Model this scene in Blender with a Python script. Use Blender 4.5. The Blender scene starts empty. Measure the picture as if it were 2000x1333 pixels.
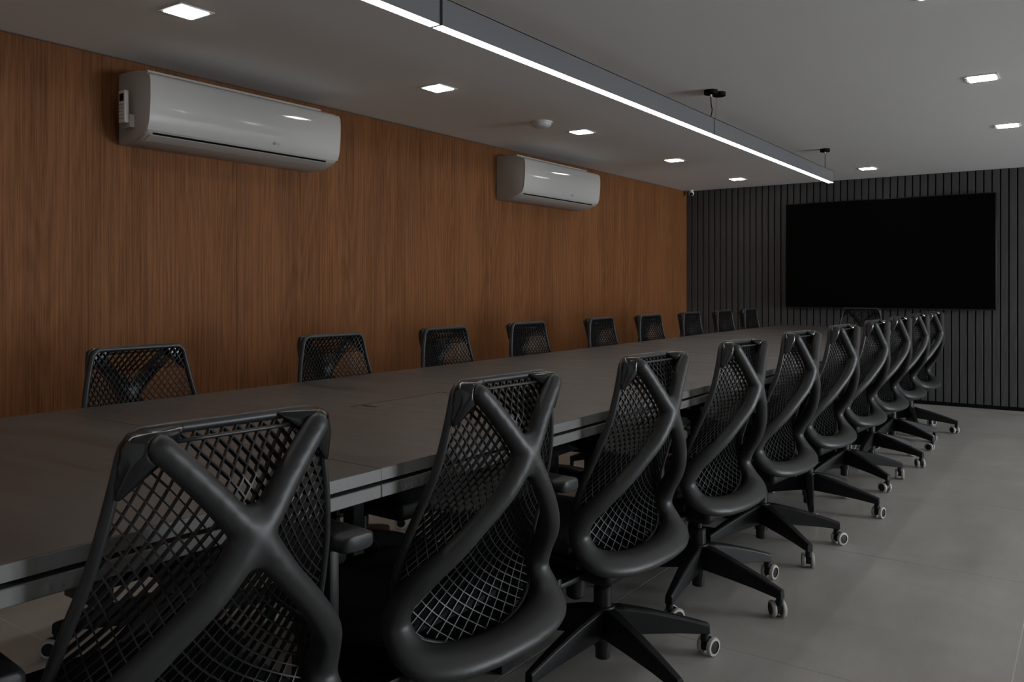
import bpy, bmesh, math, random
from mathutils import Vector, Matrix
random.seed(7)
sc = bpy.context.scene
COL = sc.collection
PI = math.pi

# ------------------------------------------------------------------ camera
cam_d = bpy.data.cameras.new('camera'); cam = bpy.data.objects.new('camera', cam_d); COL.objects.link(cam)
YAW = 0.6169
cam.location = (3.7683, 0.0, 1.124)
cam.rotation_euler = (PI / 2, 0, YAW)
cam_d.sensor_fit = 'HORIZONTAL'; cam_d.sensor_width = 36.0
cam_d.lens = 36.0 * 1603.5 / 2000.0
cam_d.shift_y = -(666.5 - 561.8) / 2000.0
cam_d.clip_start = 0.02; cam_d.clip_end = 60
sc.camera = cam

# ------------------------------------------------------------------ world and exposure
w = bpy.data.worlds.new('world'); sc.world = w; w.use_nodes = True
bg = w.node_tree.nodes['Background']
bg.inputs['Color'].default_value = (0.88, 0.945, 1.0, 1); bg.inputs['Strength'].default_value = 29.0
sc.view_settings.view_transform = 'Standard'; sc.view_settings.look = 'None'
sc.view_settings.gamma = 1.0; sc.view_settings.use_curve_mapping = False
sc.view_settings.exposure = 0.28
sc.cycles.use_denoising = True
sc.cycles.max_bounces = 8; sc.cycles.diffuse_bounces = 5; sc.cycles.glossy_bounces = 4
sc.cycles.sample_clamp_indirect = 4.0
sc.cycles.caustics_reflective = False; sc.cycles.caustics_refractive = False

LINEAR_E = 12.0      # pendant diffuser
DOWN_E = 29.0       # downlight diffusers

# ------------------------------------------------------------------ helpers
def tag(o, label=None, cat=None, group=None, kind=None):
    if label: o['label'] = label
    if cat: o['category'] = cat
    if group: o['group'] = group
    if kind: o['kind'] = kind
    return o

def empty(name, loc, rz=0.0):
    o = bpy.data.objects.new(name, None); COL.objects.link(o)
    o.empty_display_size = 0.1; o.location = loc; o.rotation_euler = (0, 0, rz)
    return o

def link(name, me, mats=None, parent=None, loc=(0, 0, 0), rot=(0, 0, 0), smooth=None):
    o = bpy.data.objects.new(name, me); COL.objects.link(o)
    if mats is not None and not me.materials:
        for m in (mats if isinstance(mats, (list, tuple)) else [mats]): me.materials.append(m)
    if parent: o.parent = parent
    o.location = loc; o.rotation_euler = rot
    if smooth is not None:
        if smooth == 180: me.shade_smooth()
        else: me.set_sharp_from_angle(angle=math.radians(smooth)) if False else shade(me, smooth)
    return o

def shade(me, deg):
    me.shade_smooth()
    try: me.set_sharp_from_angle(angle=math.radians(deg))
    except Exception: pass

class MB:
    def __init__(s): s.v = []; s.f = []; s.m = []
    def add(s, vs, fs, mi=0):
        n = len(s.v); s.v += [tuple(v) for v in vs]
        s.f += [tuple(i + n for i in f) for f in fs]; s.m += [mi] * len(fs)
    def box(s, x0, x1, y0, y1, z0, z1, mi=0):
        vs = [(x, y, z) for z in (z0, z1) for y in (y0, y1) for x in (x0, x1)]
        s.add(vs, [(0, 2, 3, 1), (4, 5, 7, 6), (0, 1, 5, 4), (2, 6, 7, 3), (0, 4, 6, 2), (1, 3, 7, 5)], mi)
    def lathe(s, prof, n=24, c=(0, 0), mi=0, cap=True):
        vs = []; fs = []
        for (r, z) in prof:
            for k in range(n):
                a = 2 * PI * k / n; vs.append((c[0] + r * math.cos(a), c[1] + r * math.sin(a), z))
        for i in range(len(prof) - 1):
            for k in range(n):
                k2 = (k + 1) % n; fs.append((i * n + k, i * n + k2, (i + 1) * n + k2, (i + 1) * n + k))
        if cap:
            fs.append(tuple(reversed(range(n)))); fs.append(tuple(range((len(prof) - 1) * n, len(prof) * n)))
        s.add(vs, fs, mi)
    def tube(s, pts, rad, n=10, closed=False, ell=None, up=None, mi=0):
        """sweep along pts; rad float or list; ell = list of (a,b) half axes: a along 'side', b along other"""
        P = [Vector(p) for p in pts]; N = len(P)
        vs = []; fs = []
        prev = None
        for i, p in enumerate(P):
            if closed: t = P[(i + 1) % N] - P[i - 1]
            else: t = P[min(i + 1, N - 1)] - P[max(i - 1, 0)]
            t.normalize()
            if up is not None:
                side = t.cross(Vector(up))
                if side.length < 1e-4: side = prev or t.orthogonal()
            else:
                side = (prev - t * prev.dot(t)) if prev is not None else t.orthogonal()
            side.normalize(); prev = side.copy(); oth = side.cross(t).normalized()
            if ell is not None: a, b = ell[i]
            else:
                a = b = rad[i] if isinstance(rad, (list, tuple)) else rad
            for k in range(n):
                g = 2 * PI * k / n
                vs.append(p + side * (a * math.cos(g)) + oth * (b * math.sin(g)))
        M = N if closed else N - 1
        for i in range(M):
            j = (i + 1) % N
            for k in range(n):
                k2 = (k + 1) % n; fs.append((i * n + k, i * n + k2, j * n + k2, j * n + k))
        if not closed:
            fs.append(tuple(reversed(range(n)))); fs.append(tuple(range((N - 1) * n, N * n)))
        s.add(vs, fs, mi)
    def ball(s, c, r, n=10, sc3=(1, 1, 1)):
        vs = []; fs = []
        for i in range(n + 1):
            th = PI * i / n
            for k in range(2 * n):
                a = PI * k / n
                vs.append((c[0] + sc3[0] * r * math.sin(th) * math.cos(a), c[1] + sc3[1] * r * math.sin(th) * math.sin(a), c[2] + sc3[2] * r * math.cos(th)))
        for i in range(n):
            for k in range(2 * n):
                k2 = (k + 1) % (2 * n); fs.append((i * 2 * n + k, (i + 1) * 2 * n + k, (i + 1) * 2 * n + k2, i * 2 * n + k2))
        s.add(vs, fs)
    def mesh(s, name='mesh', recalc=True, merge=False):
        me = bpy.data.meshes.new(name); me.from_pydata(s.v, [], s.f)
        if any(s.m):
            me.polygons.foreach_set('material_index', s.m)
        if recalc or merge:
            bm = bmesh.new(); bm.from_mesh(me)
            if merge: bmesh.ops.remove_doubles(bm, verts=bm.verts, dist=1e-5)
            bmesh.ops.recalc_face_normals(bm, faces=bm.faces); bm.to_mesh(me); bm.free()
        me.update(); return me

def bevel_mesh(me, w=0.004, seg=2, ang=30):
    bm = bmesh.new(); bm.from_mesh(me)
    es = [e for e in bm.edges if len(e.link_faces) == 2 and e.calc_face_angle(0) > math.radians(ang)]
    bmesh.ops.bevel(bm, geom=es, offset=w, segments=seg, affect='EDGES', profile=0.5, clamp_overlap=True)
    bm.to_mesh(me); bm.free(); me.update(); return me

def applied(me, mods):
    """evaluate modifiers on a temporary object and return the resulting mesh"""
    t = bpy.data.objects.new('temporary', me); COL.objects.link(t)
    for typ, kw in mods:
        m = t.modifiers.new(typ.lower(), typ)
        for k, v in kw.items(): setattr(m, k, v)
    dg = bpy.context.evaluated_depsgraph_get(); dg.update()
    out = bpy.data.meshes.new_from_object(t.evaluated_get(dg))
    bpy.data.objects.remove(t)
    return out

def crom(pts, n):
    """Catmull-Rom through tuples of any dimension"""
    out = []; P = [pts[0]] + list(pts) + [pts[-1]]
    for i in range(1, len(P) - 2):
        for k in range(n):
            t = k / n; a, b, c, d = P[i - 1], P[i], P[i + 1], P[i + 2]
            out.append(tuple(0.5 * (2 * b[j] + (c[j] - a[j]) * t + (2 * a[j] - 5 * b[j] + 4 * c[j] - d[j]) * t * t + (3 * b[j] - a[j] - 3 * c[j] + d[j]) * t ** 3) for j in range(len(b))))
    out.append(tuple(pts[-1])); return out

def interp(tab, x):
    if x >= tab[0][0]: return tab[0][1:]
    for a, b in zip(tab[:-1], tab[1:]):
        if x >= b[0]:
            t = (a[0] - x) / (a[0] - b[0]); return tuple(a[i] + (b[i] - a[i]) * t for i in range(1, len(a)))
    return tab[-1][1:]

# ------------------------------------------------------------------ materials
def mat(name, col, rough=0.5, metal=0.0, spec=0.5, emit=None, coat=0.0):
    m = bpy.data.materials.new(name); m.use_nodes = True
    b = m.node_tree.nodes['Principled BSDF']
    b.inputs['Base Color'].default_value = (*col, 1); b.inputs['Roughness'].default_value = rough
    b.inputs['Metallic'].default_value = metal; b.inputs['Specular IOR Level'].default_value = spec
    b.inputs['Coat Weight'].default_value = coat
    if emit:
        b.inputs['Emission Color'].default_value = (*emit[0], 1); b.inputs['Emission Strength'].default_value = emit[1]
    return m

def nodes(m):
    nt = m.node_tree; return nt, nt.nodes, nt.links, nt.nodes['Principled BSDF']

def noise_bump(m, scale, strength, dist=0.001, detail=4):
    nt, N, L, b = nodes(m)
    tc = N.new('ShaderNodeTexCoord'); no = N.new('ShaderNodeTexNoise'); bu = N.new('ShaderNodeBump')
    no.inputs['Scale'].default_value = scale; no.inputs['Detail'].default_value = detail
    bu.inputs['Strength'].default_value = strength; bu.inputs['Distance'].default_value = dist
    L.new(tc.outputs['Object'], no.inputs['Vector']); L.new(no.outputs['Fac'], bu.inputs['Height']); L.new(bu.outputs['Normal'], b.inputs['Normal'])
    return m

def ramp(N, stops):
    r = N.new('ShaderNodeValToRGB'); e = r.color_ramp.elements
    while len(e) > 1: e.remove(e[-1])
    e[0].position = stops[0][0]; e[0].color = (*stops[0][1], 1)
    for p, c in stops[1:]:
        x = e.new(p); x.color = (*c, 1)
    return r

def wood_wall_mat():
    m = mat('walnut_laminate', (0.2, 0.08, 0.035), 0.6, spec=0.1)
    nt, N, L, b = nodes(m)
    tc = N.new('ShaderNodeTexCoord')
    def stretched(sx, sz, scale, detail=6, dist=0.0):
        mp = N.new('ShaderNodeMapping'); mp.inputs['Scale'].default_value = (1, sx, sz)
        no = N.new('ShaderNodeTexNoise'); no.inputs['Scale'].default_value = scale; no.inputs['Detail'].default_value = detail
        no.inputs['Distortion'].default_value = dist
        L.new(tc.outputs['Object'], mp.inputs['Vector']); L.new(mp.outputs['Vector'], no.inputs['Vector']); return no
    big = stretched(1, 0.07, 7.0, 3, 0.3); fine = stretched(1, 0.012, 110.0, 5); hair = stretched(1, 0.02, 380.0, 3)
    # cathedral figure: rings of a slowly varying field
    mp = N.new('ShaderNodeMapping'); mp.inputs['Scale'].default_value = (1, 1.0, 0.11)
    fld = N.new('ShaderNodeTexNoise'); fld.inputs['Scale'].default_value = 3.2; fld.inputs['Detail'].default_value = 1.5
    L.new(tc.outputs['Object'], mp.inputs['Vector']); L.new(mp.outputs['Vector'], fld.inputs['Vector'])
    mul = N.new('ShaderNodeMath'); mul.operation = 'MULTIPLY'; mul.inputs[1].default_value = 130.0; L.new(fld.outputs['Fac'], mul.inputs[0])
    sn = N.new('ShaderNodeMath'); sn.operation = 'SINE'; L.new(mul.outputs[0], sn.inputs[0])
    def mth(op, a, bb):
        n = N.new('ShaderNodeMath'); n.operation = op
        for i, x in enumerate((a, bb)):
            if isinstance(x, (int, float)): n.inputs[i].default_value = x
            else: L.new(x, n.inputs[i])
        return n.outputs[0]
    v = mth('MULTIPLY', big.outputs['Fac'], 0.24)
    v = mth('ADD', v, mth('MULTIPLY', fine.outputs['Fac'], 0.52))
    v = mth('ADD', v, mth('MULTIPLY', hair.outputs['Fac'], 0.36))
    v = mth('ADD', v, mth('MULTIPLY', sn.outputs[0], 0.028))
    r = ramp(N, [(0.42, (0.098, 0.0385, 0.0140)), (0.56, (0.158, 0.064, 0.0235)), (0.72, (0.225, 0.094, 0.036))])
    L.new(v, r.inputs['Fac']); L.new(r.outputs['Color'], b.inputs['Base Color'])
    bu = N.new('ShaderNodeBump'); bu.inputs['Strength'].default_value = 0.15; bu.inputs['Distance'].default_value = 0.0008
    L.new(hair.outputs['Fac'], bu.inputs['Height']); L.new(bu.outputs['Normal'], b.inputs['Normal'])
    return m

def floor_mat():
    m = mat('cement_porcelain', (0.4, 0.39, 0.37), 0.42, spec=0.4)
    nt, N, L, b = nodes(m)
    tc = N.new('ShaderNodeTexCoord')
    geo = N.new('ShaderNodeNewGeometry')
    mp = N.new('ShaderNodeMapping'); mp.inputs['Scale'].default_value = (1, 1, 1)
    L.new(geo.outputs['Position'], mp.inputs['Vector'])
    a = N.new('ShaderNodeTexNoise'); a.inputs['Scale'].default_value = 1.6; a.inputs['Detail'].default_value = 7; a.inputs['Roughness'].default_value = 0.62; a.inputs['Distortion'].default_value = 0.6
    mp2 = N.new('ShaderNodeMapping'); mp2.inputs['Scale'].default_value = (1, 0.25, 1); mp2.inputs['Rotation'].default_value = (0, 0, 0.9)
    L.new(geo.outputs['Position'], mp2.inputs['Vector'])
    c = N.new('ShaderNodeTexNoise'); c.inputs['Scale'].default_value = 5; c.inputs['Detail'].default_value = 9; c.inputs['Roughness'].default_value = 0.7
    L.new(mp.outputs['Vector'], a.inputs['Vector']); L.new(mp2.outputs['Vector'], c.inputs['Vector'])
    mx = N.new('ShaderNodeMath'); mx.operation = 'MULTIPLY_ADD'; mx.inputs[1].default_value = 0.55
    L.new(a.outputs['Fac'], mx.inputs[0])
    m2 = N.new('ShaderNodeMath'); m2.operation = 'MULTIPLY'; m2.inputs[1].default_value = 0.45; L.new(c.outputs['Fac'], m2.inputs[0]); L.new(m2.outputs[0], mx.inputs[2])
    r = ramp(N, [(0.36, (0.33, 0.31, 0.285)), (0.5, (0.40, 0.385, 0.36)), (0.64, (0.475, 0.465, 0.445))])
    L.new(mx.outputs[0], r.inputs['Fac']); L.new(r.outputs['Color'], b.inputs['Base Color'])
    r2 = ramp(N, [(0.3, (0.31,) * 3), (0.7, (0.42,) * 3)]); L.new(c.outputs['Fac'], r2.inputs['Fac']); L.new(r2.outputs['Color'], b.inputs['Roughness'])
    return m

def table_mat():
    m = mat('dark_table_laminate', (0.05, 0.042, 0.038), 0.42, spec=0.5)
    nt, N, L, b = nodes(m)
    tc = N.new('ShaderNodeTexCoord'); mp = N.new('ShaderNodeMapping'); mp.inputs['Scale'].default_value = (0.12, 1.0, 1.0)
    L.new(tc.outputs['Object'], mp.inputs['Vector'])
    no = N.new('ShaderNodeTexNoise'); no.inputs['Scale'].default_value = 11; no.inputs['Detail'].default_value = 8; no.inputs['Roughness'].default_value = 0.65
    L.new(mp.outputs['Vector'], no.inputs['Vector'])
    mp2 = N.new('ShaderNodeMapping'); mp2.inputs['Scale'].default_value = (0.05, 1.0, 1.0); L.new(tc.outputs['Object'], mp2.inputs['Vector'])
    fi = N.new('ShaderNodeTexNoise'); fi.inputs['Scale'].default_value = 140; fi.inputs['Detail'].default_value = 4; L.new(mp2.outputs['Vector'], fi.inputs['Vector'])
    r = ramp(N, [(0.3, (0.042, 0.034, 0.031)), (0.7, (0.072, 0.061, 0.055))]); L.new(no.outputs['Fac'], r.inputs['Fac']); L.new(r.outputs['Color'], b.inputs['Base Color'])
    r2 = ramp(N, [(0.3, (0.34,) * 3), (0.7, (0.5,) * 3)]); L.new(no.outputs['Fac'], r2.inputs['Fac']); L.new(r2.outputs['Color'], b.inputs['Roughness'])
    bu = N.new('ShaderNodeBump'); bu.inputs['Strength'].default_value = 0.12; bu.inputs['Distance'].default_value = 0.0006
    L.new(fi.outputs['Fac'], bu.inputs['Height']); L.new(bu.outputs['Normal'], b.inputs['Normal'])
    return m

def slat_mat():
    m = mat('charcoal_slat', (0.045, 0.043, 0.043), 0.55, spec=0.35)
    nt, N, L, b = nodes(m)
    tc = N.new('ShaderNodeTexCoord'); mp = N.new('ShaderNodeMapping'); mp.inputs['Scale'].default_value = (1, 1, 0.05)
    L.new(tc.outputs['Object'], mp.inputs['Vector'])
    no = N.new('ShaderNodeTexNoise'); no.inputs['Scale'].default_value = 60; no.inputs['Detail'].default_value = 5; L.new(mp.outputs['Vector'], no.inputs['Vector'])
    r = ramp(N, [(0.3, (0.05, 0.05, 0.052)), (0.7, (0.078, 0.077, 0.078))]); L.new(no.outputs['Fac'], r.inputs['Fac']); L.new(r.outputs['Color'], b.inputs['Base Color'])
    return m

M_WOOD = wood_wall_mat(); M_FLOOR = floor_mat(); M_TABLE = table_mat(); M_SLAT = slat_mat()
M_CEIL = noise_bump(mat('white_ceiling_paint', (0.91, 0.905, 0.895), 0.9, spec=0.2), 60, 0.05)
M_WALLP = noise_bump(mat('white_wall_paint', (0.78, 0.78, 0.77), 0.85, spec=0.2), 80, 0.05)
M_GROUT = mat('grout', (0.70, 0.69, 0.66), 0.9)
M_DARKB = mat('black_backing', (0.008, 0.008, 0.008), 0.8, spec=0.2)
M_EDGE = noise_bump(mat('table_edge_band', (0.14, 0.135, 0.13), 0.42, spec=0.5), 300, 0.08)  # grey edging, coloured lighter than the top for light on its upright side
M_BLK = noise_bump(mat('black_moulded_plastic', (0.024, 0.024, 0.024), 0.48, spec=0.48), 900, 0.12, 0.0004, 2)
M_FRAME = noise_bump(mat('black_frame_plastic', (0.020, 0.020, 0.021), 0.42, spec=0.42), 900, 0.1, 0.0004, 2)
M_MESH = mat('black_lattice_polymer', (0.014, 0.014, 0.0145), 0.42, spec=0.32)
M_GLOSS = mat('glossy_black_cap', (0.008, 0.008, 0.0085), 0.17, spec=0.6)
M_SEAT = noise_bump(mat('black_seat_fabric', (0.012, 0.012, 0.013), 0.85, spec=0.3), 700, 0.4, 0.001, 2)
M_DKPL = mat('black_base_nylon', (0.010, 0.010, 0.0105), 0.48, spec=0.25)
M_PAD = noise_bump(mat('soft_armrest_rubber', (0.020, 0.020, 0.021), 0.5, spec=0.4), 700, 0.1, 0.0004, 2)
M_TREAD = mat('grey_caster_tread', (0.42, 0.40, 0.37), 0.5)
M_STEEL = mat('dark_steel', (0.03, 0.03, 0.03), 0.3, metal=0.6)
M_ACW = mat('gloss_white_plastic', (0.43, 0.42, 0.40), 0.07, spec=0.5)
M_ACS = mat('satin_white_plastic', (0.40, 0.38, 0.355), 0.42, spec=0.4)
M_BLACK = mat('matte_black', (0.004, 0.004, 0.004), 0.7, spec=0.1)
M_SCREEN = mat('tv_screen', (0.0015, 0.0015, 0.0015), 0.55, spec=0.04)
M_BEZEL = mat('tv_bezel', (0.006, 0.006, 0.006), 0.35, spec=0.3)
M_ALU = noise_bump(mat('graphite_aluminium', (0.11, 0.112, 0.118), 0.42, spec=0.5), 400, 0.05)
M_LIN = mat('pendant_diffuser', (0.9, 0.9, 0.9), 0.5, emit=((1.0, 0.965, 0.91), LINEAR_E))
M_DOWN = mat('downlight_diffuser', (0.9, 0.9, 0.9), 0.5, emit=((1.0, 0.965, 0.91), DOWN_E))
M_WHT = mat('white_fitting', (0.72, 0.71, 0.69), 0.45)
M_GREYL = mat('grey_print', (0.12, 0.12, 0.125), 0.5)
M_GREYB = mat('grey_rubber_button', (0.30, 0.29, 0.28), 0.6)
M_GLASSDK = mat('camera_lens_black', (0.005, 0.005, 0.006), 0.1, spec=0.6)
M_WFRAME = mat('window_frame_white', (0.6, 0.6, 0.6), 0.4)

# ------------------------------------------------------------------ room
H = 2.2143; L = 8.7379; XR = 12.0; YB = -1.75
# floor: slab plus tiles
sl = MB(); sl.box(-0.1, XR + 0.1, YB - 0.1, L + 0.1, -0.12, -0.0012)
floor = tag(link('floor', sl.mesh(), M_GROUT), kind='structure')
TX, TY, TS, G = 3.577, 2.47, 1.2, 0.0017
xs = [TX + TS * k for k in range(-4, int((XR - TX) / TS) + 1)]; ys = [TY + TS * k for k in range(-5, 8)]
tile_cache = {}
for x in xs:
    for y in ys:
        x0, x1, y0, y1 = max(x, 0) + G, min(x + TS, XR) - G, max(y, YB) + G, min(y + TS, L) - G
        if x1 - x0 < 0.02 or y1 - y0 < 0.02: continue
        key = (round(x1 - x0, 3), round(y1 - y0, 3))
        if key not in tile_cache:
            b = MB(); b.box(0, key[0], 0, key[1], -0.01, 0.0); tile_cache[key] = bevel_mesh(b.mesh('tile'), 0.0006, 1)
        link('floor_tile', tile_cache[key], M_FLOOR, floor, (x0, y0, 0))
# ceiling
b = MB(); b.box(-0.1, XR + 0.1, YB - 0.1, L + 0.1, H, H + 0.1); ceiling = tag(link('ceiling', b.mesh(), M_CEIL), kind='structure')
# left wall with laminate sheets
b = MB(); b.box(-0.12, -0.016, YB - 0.1, L + 0.1, 0, H); wl = tag(link('wall_left', b.mesh(), M_DARKB), kind='structure')
seams = [YB, -0.93, 0.91, 2.75, 4.59, 6.43, L]
for y0, y1 in zip(seams[:-1], seams[1:]):
    b = MB(); b.box(-0.016, 0.0, 0.0006, (y1 - y0) - 0.0006, 0.0, H - 0.006)
    link('wood_panel', bevel_mesh(b.mesh(), 0.0007, 1), M_WOOD, wl, (0, y0, 0))
# far wall with slats
b = MB(); b.box(-0.1, XR + 0.1, L + 0.018, L + 0.12, 0, H); wf = tag(link('wall_far', b.mesh(), M_DARKB), kind='structure')
P = 0.0668; x = -0.0125; b = MB(); b.box(0, P - 0.0115, 0, 0.018, 0.034, H - 0.004); slat_me = bevel_mesh(b.mesh('slat'), 0.0022, 2)
x0 = 3.1985 - P * 48 + 0.0115 / 2
k = 0
while x0 + k * P < XR - 0.06:
    xx = x0 + k * P
    if xx > -0.01: link('slat', slat_me, M_SLAT, wf, (xx, L, 0))
    k += 1
b = MB(); b.box(0, XR, L - 0.004, L + 0.018, 0.0, 0.032); tag(link('baseboard_far', b.mesh(), M_BLACK), kind='structure')
# back wall (behind the camera)
b = MB(); b.box(-0.1, XR + 0.1, YB - 0.1, YB, 0, H); tag(link('wall_back', b.mesh(), M_WALLP), kind='structure')
# right wall with a run of windows
WIN = [(5.4, 6.9), (7.1, 8.6)]; WZ0, WZ1 = 0.12, 2.1
b = MB()
b.box(XR, XR + 0.12, YB, L, 0, WZ0); b.box(XR, XR + 0.12, YB, L, WZ1, H)
yy = YB
for a0, a1 in WIN: b.box(XR, XR + 0.12, yy, a0, WZ0, WZ1); yy = a1
b.box(XR, XR + 0.12, yy, L, WZ0, WZ1)
wr = tag(link('wall_right', b.mesh(), M_WALLP), kind='structure')
for i, (a0, a1) in enumerate(WIN):
    b = MB(); t = 0.04
    b.box(XR + 0.04, XR + 0.08, a0, a1, WZ0, WZ0 + t); b.box(XR + 0.04, XR + 0.08, a0, a1, WZ1 - t, WZ1)
    b.box(XR + 0.04, XR + 0.08, a0, a0 + t, WZ0 + t, WZ1 - t); b.box(XR + 0.04, XR + 0.08, a1 - t, a1, WZ0 + t, WZ1 - t)
    b.box(XR + 0.04, XR + 0.08, (a0 + a1) / 2 - t / 2, (a0 + a1) / 2 + t / 2, WZ0 + t, WZ1 - t)
    tag(link('window_%d' % (i + 1), b.mesh(), M_WFRAME), kind='structure')
    ld = bpy.data.lights.new('window_portal', 'AREA'); ld.shape = 'RECTANGLE'; ld.size = WZ1 - WZ0; ld.size_y = a1 - a0
    ld.cycles.is_portal = True
    lo = bpy.data.objects.new('window_portal', ld); COL.objects.link(lo); lo.location = (XR + 0.125, (a0 + a1) / 2, (WZ0 + WZ1) / 2); lo.rotation_euler = (0, PI / 2, 0)

# ------------------------------------------------------------------ conference table
T = 0.774; XT, XF, YE = 2.644, 1.376, 7.72
YJ = [-0.47, 1.149, 2.77, 4.39, 6.01, YE]
table = empty('conference_table', ((XT + XF) / 2, (YJ[0] + YE) / 2, 0))
tag(table, 'long dark conference table with double-layer edge running towards the television wall', 'table')
ox, oy = table.location.x, table.location.y
def tchild(name, b, m, bev=0.0015, par=table):
    me = b.mesh(); bevel_mesh(me, bev, 1) if bev else None
    return link(name, me, m, par)
CB = (1.985, 2.105, 1.687, 2.10)     # cable flap rectangle in the second top
for i, (y0, y1) in enumerate(zip(YJ[:-1], YJ[1:])):
    a0, a1 = y0 + 0.0005 - oy, y1 - 0.0005 - oy
    xf, xt = XF - ox, XT - ox
    if i == 1:
        c = (CB[0] - ox, CB[1] - ox, CB[2] - oy, CB[3] - oy)
        b = MB()
        for q in ((xf, c[0], a0, a1), (c[1], xt - 0.0015, a0, a1), (c[0], c[1], a0, c[2]), (c[0], c[1], c[3], a1)): b.box(*q, T - 0.024, T)
        tp = tchild('tabletop', b, M_TABLE, 0)
        b = MB(); b.box(c[0] + 0.005, c[1] - 0.005, c[2] + 0.005, c[3] - 0.005, T - 0.012, T - 0.0005)
        b2 = tchild('cable_flap', b, M_TABLE, 0.001)
        b = MB(); b.box(c[0] - 0.004, c[1] + 0.004, c[2] - 0.004, c[3] + 0.004, T - 0.05, T - 0.014); link('cable_tray', b.mesh(), M_BLACK, b2)
        b = MB(); b.box(c[0] + 0.012, c[0] + 0.07, c[2] + 0.036, c[2] + 0.048, T - 0.0015, T + 0.0002); link('finger_pull', b.mesh(), M_BLACK, b2)
        tag(b2, 'flush cable access flap cut in the table top')
    else:
        b = MB(); b.box(xf, xt - 0.0015, a0, a1, T - 0.024, T); tp = tchild('tabletop', b, M_TABLE, 0.0012)
    b = MB(); b.box(xt - 0.0015, xt, a0, a1, T - 0.0238, T - 0.0012); tchild('edge_band', b, M_EDGE, 0)
    b = MB(); b.box(xf, xt, a0, a1, T - 0.057, T - 0.032); tchild('lower_top', b, M_EDGE, 0.0015)
b = MB(); b.box(XF + 0.02 - ox, XT - 0.028 - ox, YJ[0] + 0.02 - oy, YE - 0.02 - oy, T - 0.0325, T - 0.0235); tchild('spacer', b, M_BLACK, 0)
for y in (0.35, 1.95, 3.55, 5.15, 6.75):
    b = MB()
    for s in (-1, 1):
        b.box(s * 0.28 - 0.025, s * 0.28 + 0.025, y - oy - 0.025, y - oy + 0.025, 0.0, T - 0.057)
    b.box(-0.36, 0.36, y - oy - 0.03, y - oy + 0.03, 0.001, 0.03)
    b.box(-0.40, 0.40, y - oy - 0.02, y - oy + 0.02, T - 0.10, T - 0.057)
    tchild('leg_frame', b, M_DKPL, 0.002)
b = MB(); b.box(-0.02, 0.02, 0.35 - oy, 6.75 - oy, T - 0.14, T - 0.10); tchild('crossbeam', b, M_DKPL, 0)

# ------------------------------------------------------------------ office chair (local: +x is the rear, y sideways)
def back_support_mesh():
    b = MB()
    for s in (-1, 1):
        up = [(.202, s * .124, .914, .0195), (.207, s * .094, .882, .0205), (.214, s * .055, .838, .0215), (.220, s * .024, .80, .0235), (.221, 0, .778, .027)]
        c = crom(up, 6); b.tube([p[:3] for p in c], [p[3] for p in c], 14)
        b.ball((.202, s * .124, .914), .0195)
        lo = [(.221, 0, .782, .027), (.220, s * .024, .748, .025), (.215, s * .060, .704, .022), (.195, s * .108, .655, .022), (.168, s * .155, .604, .0235), (.132, s * .198, .556, .0255), (.094, s * .224, .510, .0275), (.070, s * .232, .462, .030)]
        c = crom(lo, 6); b.tube([p[:3] for p in c], [p[3] for p in c], 14)
    b.ball((.219, 0, .774), .033, sc3=(.78, .95, 1.45))
    # broad rear lip: stations give inner edge, outer edge and half thickness
    st = [((.080, .204, .482), (.060, .254, .472), .026), ((.080, .196, .448), (.076, .262, .438), .026), ((.088, .188, .420), (.110, .262, .398), .027), ((.100, .166, .400), (.154, .240, .372), .026),
          ((.114, .120, .388), (.188, .172, .360), .0255), ((.120, .062, .381), (.204, .088, .355), .0255), ((.122, 0, .379), (.209, 0, .354), .0255)]
    full = st + [((i[0], -i[1], i[2]), (o[0], -o[1], o[2]), h) for i, o, h in reversed(st[:-1])]
    flat = crom([(*i, *o, h) for i, o, h in full], 5); n = 18; vs = []; fs = []; N = len(flat)
    cen = [Vector([(q[j] + q[j + 3]) / 2 for j in range(3)]) for q in flat]
    for i, q in enumerate(flat):
        t = (cen[min(i + 1, N - 1)] - cen[max(i - 1, 0)]).normalized()
        lg = (Vector(q[3:6]) - Vector(q[:3])); hl = lg.length / 2; lg = (lg - t * lg.dot(t)).normalized(); sh = t.cross(lg).normalized()
        for k in range(n):
            g = 2 * PI * k / n; vs.append(cen[i] + lg * (hl * math.cos(g)) + sh * (q[6] * math.sin(g)))
    for i in range(N - 1):
        for k in range(n): k2 = (k + 1) % n; fs.append((i * n + k, i * n + k2, (i + 1) * n + k2, (i + 1) * n + k))
    fs.append(tuple(reversed(range(n)))); fs.append(tuple(range((N - 1) * n, N * n)))
    b.add(vs, fs)
    me = b.mesh()
    out = applied(me, [('REMESH', dict(mode='VOXEL', voxel_size=0.0042)), ('SMOOTH', dict(factor=0.5, iterations=26))])
    out.shade_smooth(); return out

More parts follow.
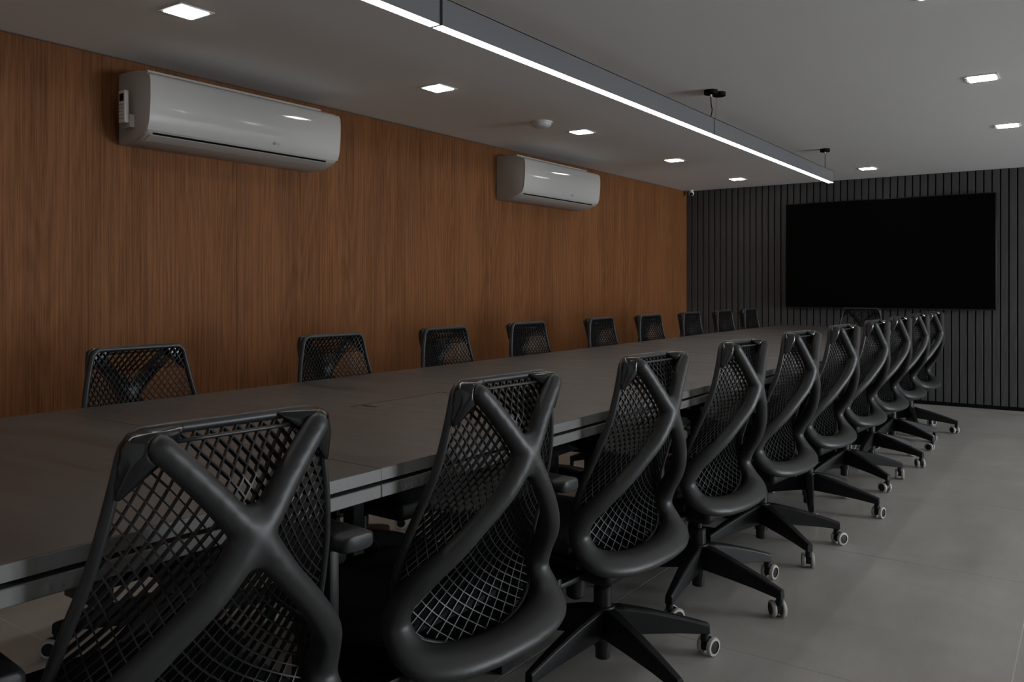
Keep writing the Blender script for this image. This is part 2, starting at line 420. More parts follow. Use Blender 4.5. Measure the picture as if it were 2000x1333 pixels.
SIDE = [(.926, .150, .160), (.88, .161, .160), (.80, .178, .151), (.745, .189, .139), (.685, .204, .116), (.60, .219, .082), (.53, .224, .058), (.48, .218, .054), (.44, .206, .066), (.40, .194, .088), (.365, .18, .108)]
ZB = .372
def smooth_side(z):
    a = [interp(SIDE, z + d) for d in (-.03, -.015, 0, .015, .03)]
    return sum(q[0] for q in a) / 5, sum(q[1] for q in a) / 5
def half_w(z):
    wv = smooth_side(z)[0]
    if z < .45:
        q = (.45 - z) / (.45 - ZB); wv *= math.sqrt(max(0.0, 1 - q ** 2.2))
    if z > .906: wv -= .020 * ((z - .906) / .02) ** 2 * .5
    return max(wv, 0.0)
def back_r(l, z):
    wv, re = smooth_side(z)
    u = max(-1, min(1, l / wv))
    g = min(1, max(0, (.926 - z) / .07)); g *= .35 + .65 * min(1, max(0, (z - .40) / .2))
    pull = .024 * math.exp(-((l / .07) ** 2 + ((z - .785) / .085) ** 2))
    return re + .026 * (1 - u * u) * g + pull * g

def lattice_mesh():
    b = MB()
    def strand(pts, wd, dp):
        n = len(pts)
        if n < 2: return
        vs = []; fs = []
        for i, (l, z) in enumerate(pts):
            a = pts[max(i - 1, 0)]; c = pts[min(i + 1, n - 1)]
            p = Vector((back_r(l, z), l, z)); t = (Vector((back_r(*c), *c)) - Vector((back_r(*a), *a))).normalized()
            e = 1e-3
            dl = Vector((back_r(l + e, z) - back_r(l - e, z), 2 * e, 0)); dz = Vector((back_r(l, z + e) - back_r(l, z - e), 0, 2 * e))
            nn = dl.cross(dz).normalized()
            if nn.x < 0: nn = -nn
            sd = t.cross(nn).normalized()
            for su, sv in ((-1, -1), (1, -1), (1, 1), (-1, 1)): vs.append(p + sd * (wd * su) + nn * (dp * sv))
        for i in range(n - 1):
            for k in range(4):
                k2 = (k + 1) % 4; fs.append((i * 4 + k, i * 4 + k2, i * 4 + 4 + k2, i * 4 + 4 + k))
        fs.append((3, 2, 1, 0)); fs.append(tuple((n - 1) * 4 + k for k in range(4)))
        b.add(vs, fs)
    BT = [(.95, 45), (.90, 47), (.80, 54), (.70, 52), (.60, 41), (.50, 31), (.42, 24), (.34, 21)]
    def dens(z): return sum(interp(BT, z + d)[0] for d in (-.04, -.02, 0, .02, .04)) / 5
    zs = [.928 - .0065 * i for i in range(int((.928 - ZB) / .0065) + 2)]
    DB = [dens(z) for z in zs]
    for fam in (-1, 1):
        for nn in range(-60, 60):
            run = []
            for z, B in zip(zs, DB):
                l = fam * ((nn + .25) + 36.0 * (.93 - z)) / B
                ok = abs(l) <= half_w(z) - .0005 and z > ZB
                if ok: run.append((l, z))
                else:
                    if len(run) > 1: strand(run, .00115, .0042)
                    run = []
            if len(run) > 1: strand(run, .00115, .0042)
    me = b.mesh(recalc=True); return me

def rim_mesh():
    pts = []
    zs = [.926 - .012 * i for i in range(0, 40)] + [.45 - .005 * i for i in range(0, 17)]
    zs = sorted(set([round(z, 4) for z in zs if z > ZB + .0005]), reverse=True)
    R = [(half_w(z), z) for z in zs]
    right = [(back_r(l, z), l, z) for l, z in R]
    w0 = R[0][0]; wb = R[-1][0]
    top = [(back_r(l, .931), l, .931) for l in [w0 * .93 * (1 - 2 * i / 12) for i in range(13)]]
    bot = [(back_r(l, ZB), l, ZB) for l in [-wb * .9 + 1.8 * wb * i / 8 for i in range(9)]]
    # go: right side downwards, bottom from right to left, left side upwards, top left to right
    loop = right + [(p[0], -p[1], p[2]) for p in bot] + [(p[0], -p[1], p[2]) for p in reversed(right)] + [(p[0], -p[1], p[2]) for p in top]
    b = MB(); el = []
    for p in loop:
        if p[2] > .925: el.append((.0085, .0095))
        elif p[2] > .5: el.append((.0080, .0105))
        else: el.append((.0050, .0065))
    b.tube(loop, 0, 10, closed=True, ell=el, up=(1, 0, 0))
    # second thin rail behind the top bar
    b.tube([(back_r(0, .93) + .020, l, .916) for l in (-.10, -.05, 0, .05, .10)], .0032, 8)
    me = b.mesh(); me.shade_smooth(); return me

def cap_mesh(s):
    # glossy gusset joining the corner of the panel to the end of the upper arm
    pts = []
    for (x, l, z) in [(.166, .070, .937), (.180, .078, .928), (.166, .150, .937), (.166, .164, .920), (.166, .172, .850), (.172, .170, .842), (.174, .160, .85), (.168, .148, .93),
                      (.186, .160, .928), (.196, .158, .895), (.186, .090, .920)]:
        pts.append((x, s * l, z))
    for k in range(10):
        a = 2 * PI * k / 10
        pts.append((.199 + .004 * math.cos(a), s * (.1245 + .0215 * math.cos(a)), .914 + .0225 * math.sin(a)))
    bm = bmesh.new()
    for p in pts: bm.verts.new(p)
    r = bmesh.ops.convex_hull(bm, input=bm.verts)
    bmesh.ops.delete(bm, geom=[g for g in r['geom_interior'] if isinstance(g, bmesh.types.BMVert)], context='VERTS')
    me = bpy.data.meshes.new('cap'); bm.to_mesh(me); bm.free()
    out = applied(me, [('REMESH', dict(mode='VOXEL', voxel_size=0.0032)), ('SMOOTH', dict(factor=0.5, iterations=16))])
    out.shade_smooth(); return out

def rounded_box(x0, x1, y0, y1, z0, z1, w, seg=3):
    b = MB(); b.box(x0, x1, y0, y1, z0, z1); me = bevel_mesh(b.mesh(), w, seg); shade(me, 50); return me

def seat_mesh():
    b = MB(); nx, ny = 14, 12; vs = []; fs = []
    def pt(i, j, top):
        u = i / nx; v = j / ny * 2 - 1
        x = .035 - .475 * u; hw = .225 + .02 * math.sin(PI * min(1, u * 1.3)) - .035 * max(0, u - .75) * 4 * .5
        y = v * hw
        ed = max(abs(v) ** 6, abs(2 * u - 1) ** 8)
        z = (.435 - .022 * ed - .012 * (1 - v * v) * math.sin(PI * u) - .03 * max(0, u - .8) * 5 * .5) if top else .375 + .02 * ed
        return (x, y, z)
    for top in (True, False):
        for i in range(nx + 1):
            for j in range(ny + 1): vs.append(pt(i, j, top))
    n = (nx + 1) * (ny + 1); idx = lambda i, j, t: t * n + i * (ny + 1) + j
    for i in range(nx):
        for j in range(ny):
            fs.append((idx(i, j, 0), idx(i + 1, j, 0), idx(i + 1, j + 1, 0), idx(i, j + 1, 0)))
            fs.append((idx(i, j, 1), idx(i, j + 1, 1), idx(i + 1, j + 1, 1), idx(i + 1, j, 1)))
    for i in range(nx):
        for j in (0, ny): fs.append((idx(i, j, 0), idx(i + 1, j, 0), idx(i + 1, j, 1), idx(i, j, 1)))
    for j in range(ny):
        for i in (0, nx): fs.append((idx(i, j, 0), idx(i, j + 1, 0), idx(i, j + 1, 1), idx(i, j, 1)))
    b.add(vs, fs); me = bevel_mesh(b.mesh(), .006, 2, 50); me.shade_smooth(); return me

def mechanism_mesh():
    b = MB()
    b.box(-.16, .055, -.075, .075, .292, .345)
    b.box(-.30, -.16, -.05, .05, .315, .35)
    b.box(-.14, .045, -.20, .20, .345, .374)
    b.box(.03, .075, -.05, .05, .300, .345)
    me = bevel_mesh(b.mesh(), .006, 2); shade(me, 40); return me

def leg_mesh():   # star leg pointing along +x
    st = [(.018, .024, .181, .100), (.06, .025, .178, .098), (.14, .021, .160, .092), (.24, .017, .132, .083), (.315, .0145, .108, .073), (.338, .013, .100, .070)]
    vs = []; fs = []
    for x, hw, zt, zb in st: vs += [(x, -hw, zb), (x, hw, zb), (x, hw * .96, zt - .006), (x, hw * .62, zt), (x, -hw * .62, zt), (x, -hw * .96, zt - .006)]
    for i in range(len(st) - 1):
        for k in range(6): k2 = (k + 1) % 6; fs.append((i * 6 + k, i * 6 + k2, i * 6 + 6 + k2, i * 6 + 6 + k))
    fs.append(tuple(reversed(range(6)))); fs.append(tuple(range((len(st) - 1) * 6, len(st) * 6)))
    b = MB(); b.add(vs, fs); me = bevel_mesh(b.mesh(), .0015, 1, 25)
    return me

def hub_mesh():
    b = MB(); b.lathe([(.030, .092), (.036, .096), (.038, .176), (.034, .184), (.020, .186)], 28); me = b.mesh(); shade(me, 40); return me
def lift_mesh():
    b = MB(); b.lathe([(.020, .028), (.0225, .030), (.0225, .066), (.028, .067), (.0285, .094), (.020, .095), (.020, .18), (.027, .184), (.0275, .236), (.024, .241), (.0135, .242), (.0135, .30)], 24)
    me = b.mesh(); shade(me, 35); return me
def caster_mesh():
    b = MB()
    b.lathe([(.0055, .05), (.0055, .09)], 10)
    # hood between the wheels
    pts = [(.018 + .025 * math.cos(a), 0, .030 + .025 * math.sin(a)) for a in [PI * k / 8 for k in range(-1, 10)]]
    vs = [(p[0], y, p[2]) for y in (-.0085, .0085) for p in pts]; n = len(pts)
    fs = [tuple(range(n)), tuple(reversed(range(n, 2 * n)))] + [(k, (k + 1) % n, n + (k + 1) % n, n + k) for k in range(n)]
    b.add(vs, fs); b.lathe([(.012, .048), (.012, .068), (.008, .072)], 14)
    me = b.mesh(); shade(me, 40); return me
def wheel_mesh(s):
    b = MB(); n = 28
    prof = [(.0, .0), (.020, .0), (.020, .002), (.0255, .001), (.0285, .004), (.0288, .010), (.0265, .0145), (.0195, .0155), (.0195, .0128), (.006, .0135), (.0, .0135)]
    vs = []; fs = []; mi = []
    for r, y in prof:
        for k in range(n):
            a = 2 * PI * k / n; vs.append((.018 + r * math.cos(a), s * (.0095 + y), .0290 + r * math.sin(a)))
    for i in range(len(prof) - 1):
        for k in range(n):
            k2 = (k + 1) % n; b_ = (i * n + k, i * n + k2, (i + 1) * n + k2, (i + 1) * n + k)
            fs.append(b_); mi.append(1 if 2 <= i <= 6 else 0)
    b.v = vs; b.f = fs; b.m = mi
    me = b.mesh(merge=True); shade(me, 40); return me

def arm_post_mesh(s):
    b = MB()
    b.box(-.012, .045, s * .283 - .011, s * .283 + .011, .47, .640)
    b.box(-.004, .037, s * .283 - .007, s * .283 + .007, .345, .48)
    b.box(-.04, .06, s * .283 - .022, s * .283 + .022, .632, .642)
    me = bevel_mesh(b.mesh(), .004, 2); shade(me, 40); return me
def arm_bracket_mesh(s):
    b = MB()
    if True:
        y0, y1 = sorted((s * .15, s * .292)); b.box(-.185, .050, y0, y1, .316, .332); b.box(-.185, .050, s * .283 - .009, s * .283 + .009, .25, .348)
    me = bevel_mesh(b.mesh(), .004, 2); shade(me, 40); return me
def arm_pad_mesh(s):
    b = MB(); st = [(-.135, .018, .648), (-.128, .030, .644), (-.10, .0365, .642), (0, .038, .641), (.085, .038, .640), (.108, .036, .640), (.116, .028, .643)]
    vs = []; fs = []; n = 12
    for x, hw, zb in st:
        zt = .672 if abs(hw - .018) > .001 else .668
        for k in range(n):
            a = 2 * PI * (k + .5) / n; ca, sa = math.cos(a), math.sin(a)
            sx = math.copysign(abs(ca) ** .45, ca); sz = math.copysign(abs(sa) ** .5, sa)
            vs.append((x, s * .283 + hw * sx, (zb + zt) / 2 + (zt - zb) / 2 * sz))
    for i in range(len(st) - 1):
        for k in range(n): k2 = (k + 1) % n; fs.append((i * n + k, i * n + k2, (i + 1) * n + k2, (i + 1) * n + k))
    fs.append(tuple(reversed(range(n)))); fs.append(tuple(range((len(st) - 1) * n, len(st) * n)))
    b.add(vs, fs); me = bevel_mesh(b.mesh(), .003, 2, 50); me.shade_smooth(); return me
def knob_mesh():
    b = MB(); b.lathe([(.018, .246), (.0265, .254), (.0285, .30), (.0285, .315), (.018, .316), (.018, .321), (.024, .322), (.024, .334), (.016, .336), (.012, .35)], 20, c=(.0, -.14))
    me = b.mesh(); shade(me, 40); return me
def lever_mesh():
    b = MB(); b.tube([(-.05, .05, .335), (-.055, .14, .330), (-.06, .20, .318)], .005, 8); b.box(-.078, -.045, .195, .245, .310, .320)
    me = b.mesh(); shade(me, 40); return me

CASTER_TURN = [40, 150, 255, 10, 200]
def make_chair():
    root = empty('office_chair', (0, 0, 0))
    link('back_support', back_support_mesh(), M_BLK, root)
    fr = link('backrest_frame', rim_mesh(), M_FRAME, root)
    link('backrest_lattice', lattice_mesh(), M_MESH, root)
    for s in (-1, 1): link('corner_cap', cap_mesh(s), M_GLOSS, root)
    link('seat', seat_mesh(), M_SEAT, root)
    link('seat_shell', rounded_box(-.37, .125, -.165, .165, .302, .372, .022, 4), M_DKPL, root)
    link('seat_mechanism', mechanism_mesh(), M_DKPL, root)
    link('tension_knob', knob_mesh(), M_DKPL, root); link('lever', lever_mesh(), M_DKPL, root)
    for s in (-1, 1):
        link('arm_bracket', arm_bracket_mesh(s), M_DKPL, root)
        ar = link('armrest', arm_post_mesh(s), M_DKPL, root); ar['side'] = s
        link('arm_pad', arm_pad_mesh(s), M_PAD, ar)
    link('gas_lift', lift_mesh(), M_STEEL, root); link('base_hub', hub_mesh(), M_DKPL, root)
    lm, cm, w1, w2 = leg_mesh(), caster_mesh(), wheel_mesh(-1), wheel_mesh(1)
    for k in range(5):
        a = 2 * PI * k / 5
        lg = link('leg', lm, M_DKPL, root, rot=(0, 0, a)); lg['arm'] = k
        ca = link('caster', cm, M_DKPL, root, (.326 * math.cos(a), .326 * math.sin(a), 0), (0, 0, math.radians(CASTER_TURN[k]))); ca['arm'] = k
        for wm in (w1, w2): link('wheel', wm, [M_DKPL, M_TREAD], ca)
    return root

def copy_tree(o, parent=None):
    c = o.copy(); COL.objects.link(c); c.parent = parent
    for ch in [q for q in ALL[o.name]]: copy_tree(ch, c)
    return c

proto = make_chair()
bpy.context.view_layer.update()
ALL = {}
for o in bpy.data.objects: ALL.setdefault(o.name, [])
for o in bpy.data.objects:
    if o.parent: ALL[o.parent.name].append(o)

def place(root, x, y, rz, base_deg, turns=None):
    root.location = (x, y, 0); root.rotation_euler = (0, 0, rz)
    for ch in root.children:
        if 'arm' in ch.keys():
            k = ch['arm']; a = math.radians(base_deg) - rz + 2 * PI * k / 5
            if ch.name.startswith('leg'): ch.rotation_euler = (0, 0, a)
            else:
                ch.location = (.326 * math.cos(a), .326 * math.sin(a), 0)
                ch.rotation_euler = (0, 0, (math.radians(turns[k]) - rz) if turns else random.uniform(0, 2 * PI))

YAWC = math.radians(-4)
RIGHT = [(2.585, .745, 20, None), (2.58, 1.43, 10, None), (2.58, 2.14, 47.6, [75, 100, 300, 10, 200]), (2.58, 2.86, -12, [130, 80, 30, 200, 60]), (2.58, 3.56, -38, [110, 60, 10, 60, 100]),
         (2.58, 4.28, 0, [75, 30, 80, 200, 90]), (2.58, 5.03, -35, [150, 100, 20, 60, 60]), (2.58, 5.72, -17, [120, 40, 60, 70, 20]), (2.58, 6.42, -30, [170, 160, 60, 30, 20]), (2.58, 7.10, 0, [140, 60, 40, 80, 100])]
RL = ['nearest black mesh-back swivel chair, largest in view, with crossed back bars at lower left',
      'second chair from the camera along the near table side, right of the largest chair',
      'third chair from the camera along the near table side, its whole star base in view',
      'fourth chair from the camera along the near table side, two light casters showing below it',
      'fifth chair from the camera along the near table side, black mesh back with crossed bars',
      'sixth chair from the camera along the near table side, before the middle of the row',
      'seventh chair from the camera along the near table side, fourth from its far end',
      'third chair from the far end of the near table side, black mesh back',
      'second chair from the far end of the near table side, below the television corner',
      'last black chair at the far end of the near table side, closest to slatted wall']
chairs = []
for i, (x, y, a, tr) in enumerate(RIGHT):
    c = proto if i == 0 else copy_tree(proto)
    tag(c, RL[i], 'chair', 'mesh chairs along the near side of the table')
    place(c, x, y, YAWC, a, tr); chairs.append(c)
# arm rests are adjusted differently from chair to chair: (left offset, right offset)
ARMS = {0: ((-.01, 0, -.028), (0, 0, .020)), 1: ((-.165, 0, -.085), (.022, 0, -.012)), 2: ((-.16, 0, -.085), (.0, 0, 0))}
for i, c in enumerate(chairs):
    l_, r_ = ARMS.get(i, ((-.16, 0, -.07), (0, 0, 0)))
    for ch in c.children:
        if ch.name.startswith('armrest'):
            off = l_ if ch['side'] == -1 else r_
            ch.location = off
LEFT = [(1.455, 0), (2.275, -1), (2.98, 1), (3.67, 0), (4.48, 2), (5.16, -1), (5.87, 1), (6.55, 0), (7.18, 1)]
LL = ['nearest mesh chair behind the table on the wood wall side, at far left',
      'second mesh chair from the left behind the table, against the wood wall',
      'third mesh chair from the left behind the table, against the wood wall',
      'fourth mesh chair from the left behind the table, left of the second air conditioner above',
      'fifth mesh chair from the left behind the table, below the second air conditioner',
      'sixth mesh chair from the left behind the table, before the wood wall',
      'seventh mesh chair from the left behind the table, beside the wood wall corner',
      'eighth mesh chair from the left behind the table, in front of the dark slats',
      'last mesh chair on the wood wall side, rightmost of its row before dark slats']
for i, (y, dy) in enumerate(LEFT):
    c = copy_tree(proto)
    tag(c, LL[i], 'chair', 'mesh chairs along the wood wall side of the table')
    place(c, 1.435, y, PI + math.radians(dy), random.uniform(0, 72))
c = copy_tree(proto); tag(c, 'single mesh chair at the far head of the table below the television', 'chair')
place(c, 2.035, 7.78, PI / 2, 30)

# ------------------------------------------------------------------ air conditioners
def spline_profile(pts, n=5): return crom(pts, n)
def make_ac():
    root = empty('air_conditioner', (0, 0, 1.80)); W = 1.155; Z = 0.0
    RAW = [(0.0, .002), (.06, .0), (.11, .003), (.16, .012), (.20, .026), (.230, .044), (.2505, .088), (.2575, .14), (.2615, .195), (.262, .25), (.257, .290), (.240, .307), (.205, .322), (.15, .333), (.08, .339), (0.0, .341)]
    prof = spline_profile(RAW, 4)
    fine = [p for p in spline_profile(RAW[3:13], 16)]
    def at_z(z):
        for p, q in zip(fine[:-1], fine[1:]):
            if p[1] <= z <= q[1]: t = (z - p[1]) / max(1e-9, q[1] - p[1]); return (p[0] + (q[0] - p[0]) * t, z)
        return fine[-1]
    def section(y, inset=0.0):
        cx_, cz_ = .11, .17
        return [(max(0, p[0] - inset * (1 if p[0] > .02 else 0)), y, cz_ + (p[1] - cz_) * (1 - inset / .17)) for p in prof]
    b = MB(); ysec = [(0.0, .010), (.003, .004), (.010, 0), (W - .010, 0), (W - .003, .004), (W, .010)]; n = len(prof)
    vs = []; fs = []
    for y, ins in ysec: vs += section(y, ins)
    for i in range(len(ysec) - 1):
        for k in range(n): k2 = (k + 1) % n; fs.append((i * n + k, i * n + k2, (i + 1) * n + k2, (i + 1) * n + k))
    fs.append(tuple(range(n))); fs.append(tuple(reversed(range((len(ysec) - 1) * n, len(ysec) * n))))
    b.add(vs, fs); me = b.mesh(); shade(me, 35); link('body', me, M_ACS, root)
    # front panel: a shell 2.5 mm proud over the front part of the profile
    def shell(z0, z1, y0, y1, off, th, m, name, par=root, lower=False):
        nn = 30 if z1 - z0 > .1 else 5; pp = [at_z(z0 + (z1 - z0) * k / nn) for k in range(nn + 1)]
        N = len(pp); vs = []; fs = []
        nrm = []
        for i, p in enumerate(pp):
            a = pp[max(0, i - 1)]; c = pp[min(N - 1, i + 1)]; t = Vector((c[0] - a[0], c[1] - a[1])).normalized(); nrm.append((t.y, -t.x))
        for y in (y0, y1):
            for o_ in (off, off + th):
                for p, q in zip(pp, nrm): vs.append((p[0] + q[0] * o_, y, p[1] + q[1] * o_))
        A, B, C_, D = 0, N, 2 * N, 3 * N
        for i in range(N - 1):
            fs += [(B + i, B + i + 1, D + i + 1, D + i), (A + i, C_ + i, C_ + i + 1, A + i + 1), (A + i, A + i + 1, B + i + 1, B + i), (C_ + i, D + i, D + i + 1, C_ + i + 1)]
        fs += [(A, B, D, C_), (A + N - 1, C_ + N - 1, D + N - 1, B + N - 1)]
        b = MB(); b.add(vs, fs); me = b.mesh(); shade(me, 35); return link(name, me, m, par)
    fp = shell(.052, .302, .0, W, .0005, .003, M_ACW, 'front_panel')
    shell(.036, .043, .035, W - .075, .0005, .0012, M_BLACK, 'air_slot')
    shell(.0135, .0335, .028, W - .060, .0005, .0022, M_ACS, 'louver')
    # top grille slats
    for k in range(7):
        b = MB(); b.box(.03 + k * .02, .038 + k * .02, .05, W - .05, .333 + (7 - k) * .0008, .3455); link('grille_slat', b.mesh(), M_ACS, root)
    # mark: disc with cut-outs and two letters
    yl, zl = .700, .085
    xl = .2325
    b = MB(); n = 24; R = .0085
    vs = [(0, 0, 0)] + [(0, R * math.cos(2 * PI * k / n), R * math.sin(2 * PI * k / n)) for k in range(n)]
    vs2 = [(.0012, v[1], v[2]) for v in vs]
    b.add(vs + vs2, [(0, 1 + (k + 1) % n, 1 + k) for k in range(n)] + [(n + 1, n + 2 + k, n + 2 + (k + 1) % n) for k in range(n)] + [(1 + k, 1 + (k + 1) % n, n + 2 + (k + 1) % n, n + 2 + k) for k in range(n)])
    def on_panel(z):
        return at_z(z)[0] + .0036
    lg = link('logo', b.mesh(), M_GREYL, root, (on_panel(zl) , yl, zl), (0, math.radians(14), 0))
    b = MB(); b.box(.0012, .0016, -.001, .0002, -.004, .005); b.box(.0012, .0016, -.001, .004, -.004, -.003); b.box(.0012, .0016, -.0045, -.003, .003, .0045)
    link('logo_mark', b.mesh(), M_WHT, lg)
    for ch, off in (('L', .012), ('G', .0225)):
        cu = bpy.data.curves.new('letter', 'FONT'); cu.body = ch; cu.size = .017; cu.extrude = .0005
        t = bpy.data.objects.new('letter_temporary', cu); COL.objects.link(t)
        dg = bpy.context.evaluated_depsgraph_get(); me = bpy.data.meshes.new_from_object(t.evaluated_get(dg)); bpy.data.objects.remove(t)
        me.transform(Matrix.Translation((0, 0, 0)) @ Matrix(((0, 0, 1, 0), (1, 0, 0, off), (0, 1, 0, -.0058), (0, 0, 0, 1))))
        me.materials.clear(); link('letter', me, M_GREYL, lg)
    return root
ac1 = make_ac(); ac1.location = (0.001, 2.095, 1.797)
tag(ac1, 'large white split air conditioner at upper left with a remote on its side', 'air conditioner', 'air conditioners on the wood wall')
for o in bpy.data.objects: ALL.setdefault(o.name, [])
for o in list(ac1.children):
    ALL[ac1.name].append(o)
    for q in o.children: ALL[o.name].append(q)
ac2 = copy_tree(ac1); ac2.location = (0.001, 5.107, 1.799)
tag(ac2, 'smaller-looking white air conditioner further along the wood wall, no remote on its side', 'air conditioner', 'air conditioners on the wood wall')
# remote in a holder on the left flank of the first unit
hb = MB(); hb.box(.072, .140, -.026, -.022 + .02, 1.865, 1.925); hold = link('remote_holder', bevel_mesh(hb.mesh(), .003, 2), M_ACW, None)
hold.parent = ac1; hold.location = (-.001, -.004 - .0, -1.797)
hold.data.transform(Matrix.Translation((0, .004, 0)))
rm = empty('remote_control', (.105, 2.060, 1.885)); tag(rm, 'white remote control with a black display clipped to the side of the large air conditioner', 'remote')
link('case', rounded_box(-.027, .027, -.011, .009, 0, .150, .004), M_WHT, rm)
b = MB(); b.box(-.018, .018, -.0118, -.0108, .100, .135); link('display', b.mesh(), M_BLACK, rm)
for r_ in range(5):
    for c_ in range(3):
        b = MB(); b.box(-.0045, .0045, -.0135, -.0105, -.003, .003); link('button', bevel_mesh(b.mesh(), .0008, 1), M_GREYB, rm, (-.014 + c_ * .014, 0, .020 + r_ * .016))

# ------------------------------------------------------------------ television
tv = empty('television', (2.085, L - .06, .9123)); tag(tv, 'large flat black television switched off on the dark slatted wall', 'television')
W2, HT = .9536, 1.084
link('body', rounded_box(-W2, W2, -.010, .030, 0, HT, .003, 2), M_BEZEL, tv)
b = MB(); b.box(-W2 + .008, W2 - .008, -.0112, -.0095, .012, HT - .008); link('screen', b.mesh(), M_SCREEN, tv)
b = MB(); b.box(-W2, W2, -.0125, -.0100, 0, .010); link('lower_trim', bevel_mesh(b.mesh(), .0006, 1), M_STEEL, tv)
b = MB(); b.box(-.35, .35, .030, .058, .3, .75); link('wall_bracket', b.mesh(), M_BLACK, tv)

# ------------------------------------------------------------------ linear pendant
XL0, XL1, ZL0, ZL1 = 2.018, 2.062, 1.966, 2.057
segs = [(-.34, 2.01), (2.018, 4.33), (4.335, 6.87)]
PLAB = ['long slim graphite pendant light section nearest the camera, cut by the top frame edge',
        'middle section of the long graphite linear pendant light over the table',
        'far end section of the long graphite linear pendant light, ending before the television']
for i, (a0, a1) in enumerate(segs):
    p = empty('linear_pendant_light', ((XL0 + XL1) / 2, (a0 + a1) / 2, ZL0)); hx = (XL1 - XL0) / 2; hl = (a1 - a0) / 2
    tag(p, PLAB[i], 'pendant light', 'linear pendant light sections over the table')
    b = MB(); b.box(-hx, -hx + .003, -hl, hl, 0, ZL1 - ZL0); b.box(hx - .003, hx, -hl, hl, 0, ZL1 - ZL0); b.box(-hx, hx, -hl, hl, ZL1 - ZL0 - .003, ZL1 - ZL0)
    link('housing', b.mesh(), M_ALU, p)
    for s in (-1, 1):
        b = MB(); y = s * (hl + (.0005 if s < 0 else -.0005)); b.box(-hx, hx, min(y, y - s * .003), max(y, y - s * .003), -.0005, ZL1 - ZL0); link('end_cap', b.mesh(), M_ALU, p)
    b = MB(); b.box(-hx + .003, hx - .003, -hl + .003, hl - .003, -.0012, .004); link('diffuser', b.mesh(), M_LIN, p)
for i, y in enumerate((2.02, 4.357, 6.694)):
    if i == 0: continue
    cn = empty('ceiling_canopy', ((XL0 + XL1) / 2, y, H)); tag(cn, ['', 'round black ceiling canopy with a cord, above the middle of the pendant light', 'small round black ceiling canopy above the far end of the pendant light'][i], 'canopy')
    b = MB(); b.lathe([(.034, -.024), (.037, -.022), (.037, 0)], 28); me = b.mesh(); shade(me, 40); link('disc', me, M_BLACK, cn, (0, -.02 if i == 1 else 0, 0))
    b = MB(); b.lathe([(.004, -.036), (.006, -.030), (.006, -.022)], 12); me = b.mesh(); shade(me, 40); link('cable_gripper', me, M_WHT, cn, (0, -.02 if i == 1 else 0, 0))
    if i == 1:
        b = MB(); b.lathe([(.032, -.022), (.036, -.020), (.036, 0)], 28); me = b.mesh(); shade(me, 40); link('disc', me, M_BLACK, cn, (.018, .055, 0))
        b = MB(); b.tube(crom([(0, -.02, -.030), (.002, -.021, -.08), (.006, -.018, -.11), (-.002, -.022, -.158)], 6), .0028, 8); link('power_cord', b.mesh(), M_BLACK, cn)
        b = MB(); b.tube([(.004, .05, -.022), (.0, .05, -.158)], .0007, 6); link('steel_wire', b.mesh(), M_STEEL, cn)
    else:
        b = MB(); b.tube([(0, 0, -.028), (0, .0, -.158)], .0022, 8); link('power_cord', b.mesh(), M_BLACK, cn)

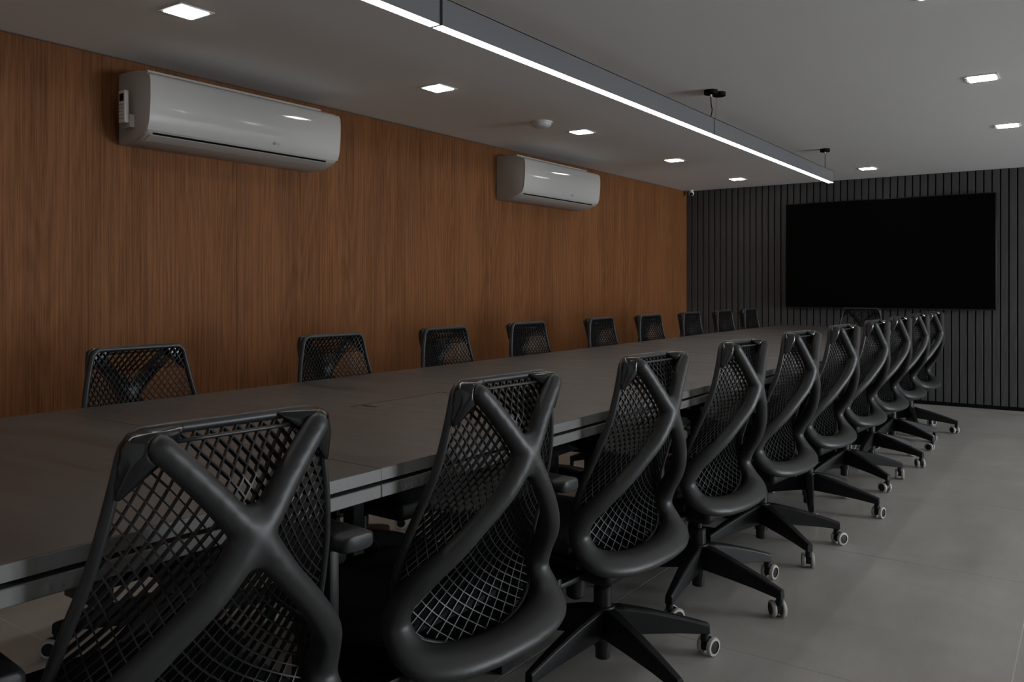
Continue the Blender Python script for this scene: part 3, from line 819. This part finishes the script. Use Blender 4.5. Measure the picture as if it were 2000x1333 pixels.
# ------------------------------------------------------------------ square downlights
dl = [(.845, 1.90), (.845, 3.425), (.842, 4.965), (.838, 6.53), (.845, 8.03), (3.292, 4.893), (3.292, 6.429), (2.078, 8.01), (3.292, 3.36), (3.292, 1.83), (4.51, 4.893), (4.51, 6.429), (4.51, 8.01)]  # last three: unseen row added at grid spacing to brighten the far end
DLAB = ['nearest square downlight near the wood wall, top left of the picture', 'second square downlight along the wood wall side', 'third square downlight along the wood wall side, right of the smoke detector',
        'fourth square downlight along the wood wall side', 'farthest square downlight of the wood wall side row', 'upper of two square downlights at the right frame edge', 'lower of two square downlights at the right frame edge',
        'square downlight right of the pendant end before the slatted wall', 'square downlight cut by the top frame edge on the right', 'square downlight above the open floor, beyond the top frame edge', 'added square downlight beyond the right frame edge, nearest of its row', 'added square downlight beyond the right frame edge, middle of its row', 'added square downlight beyond the right frame edge, beside the slatted wall']
def make_down():
    r = empty('ceiling_light', (0, 0, H))
    hw = .060; b = MB(); t = .016
    for q in ((-hw - t, hw + t, -hw - t, -hw), (-hw - t, hw + t, hw, hw + t), (-hw - t, -hw, -hw, hw), (hw, hw + t, -hw, hw)): b.box(q[0], q[1], q[2], q[3], -.0035, 0)
    link('frame', b.mesh(), M_WHT, r)
    b = MB(); b.box(-hw, hw, -hw, hw, -.0060, -.0003); link('diffuser', b.mesh(), M_DOWN, r)
    return r
d0 = make_down()
for i, (x, y) in enumerate(dl):
    if i == 0: r = d0
    else:
        r = d0.copy(); COL.objects.link(r)
        for ch in d0.children: c2 = ch.copy(); COL.objects.link(c2); c2.parent = r
    r.location = (x, y, H); tag(r, DLAB[i], 'ceiling light', 'square downlights')

# smoke detector and security camera
sd = empty('smoke_detector', (.80, 4.52, H)); tag(sd, 'round white smoke detector on the ceiling between two downlights', 'smoke detector')
b = MB(); b.lathe([(.02, -.040), (.045, -.038), (.060, -.028), (.066, -.012), (.066, -.008)], 32); me = b.mesh(); shade(me, 50); link('dome', me, M_WHT, sd)
b = MB(); b.lathe([(.072, -.008), (.074, 0)], 32); me = b.mesh(); shade(me, 40); link('base_ring', me, M_WHT, sd)
cm = empty('security_camera', (.085, L - .07, H)); tag(cm, 'tiny white security camera in the ceiling corner of wood and slatted walls', 'camera')
b = MB(); b.lathe([(.022, -.012), (.026, 0)], 24); link('mount', b.mesh(), M_WHT, cm)
b = MB(); b.ball((0, 0, 0), .030, 10, (1, 1, 1)); me = b.mesh(); me.shade_smooth(); link('shell', me, M_WHT, cm, (0, 0, -.036))
b = MB(); b.lathe([(.0, .021), (.017, .022), (.019, .030), (.0, .032)], 20, cap=False); me = b.mesh(); link('lens', me, M_GLASSDK, cm, (0, 0, -.036), (math.radians(112), 0, math.radians(22)))
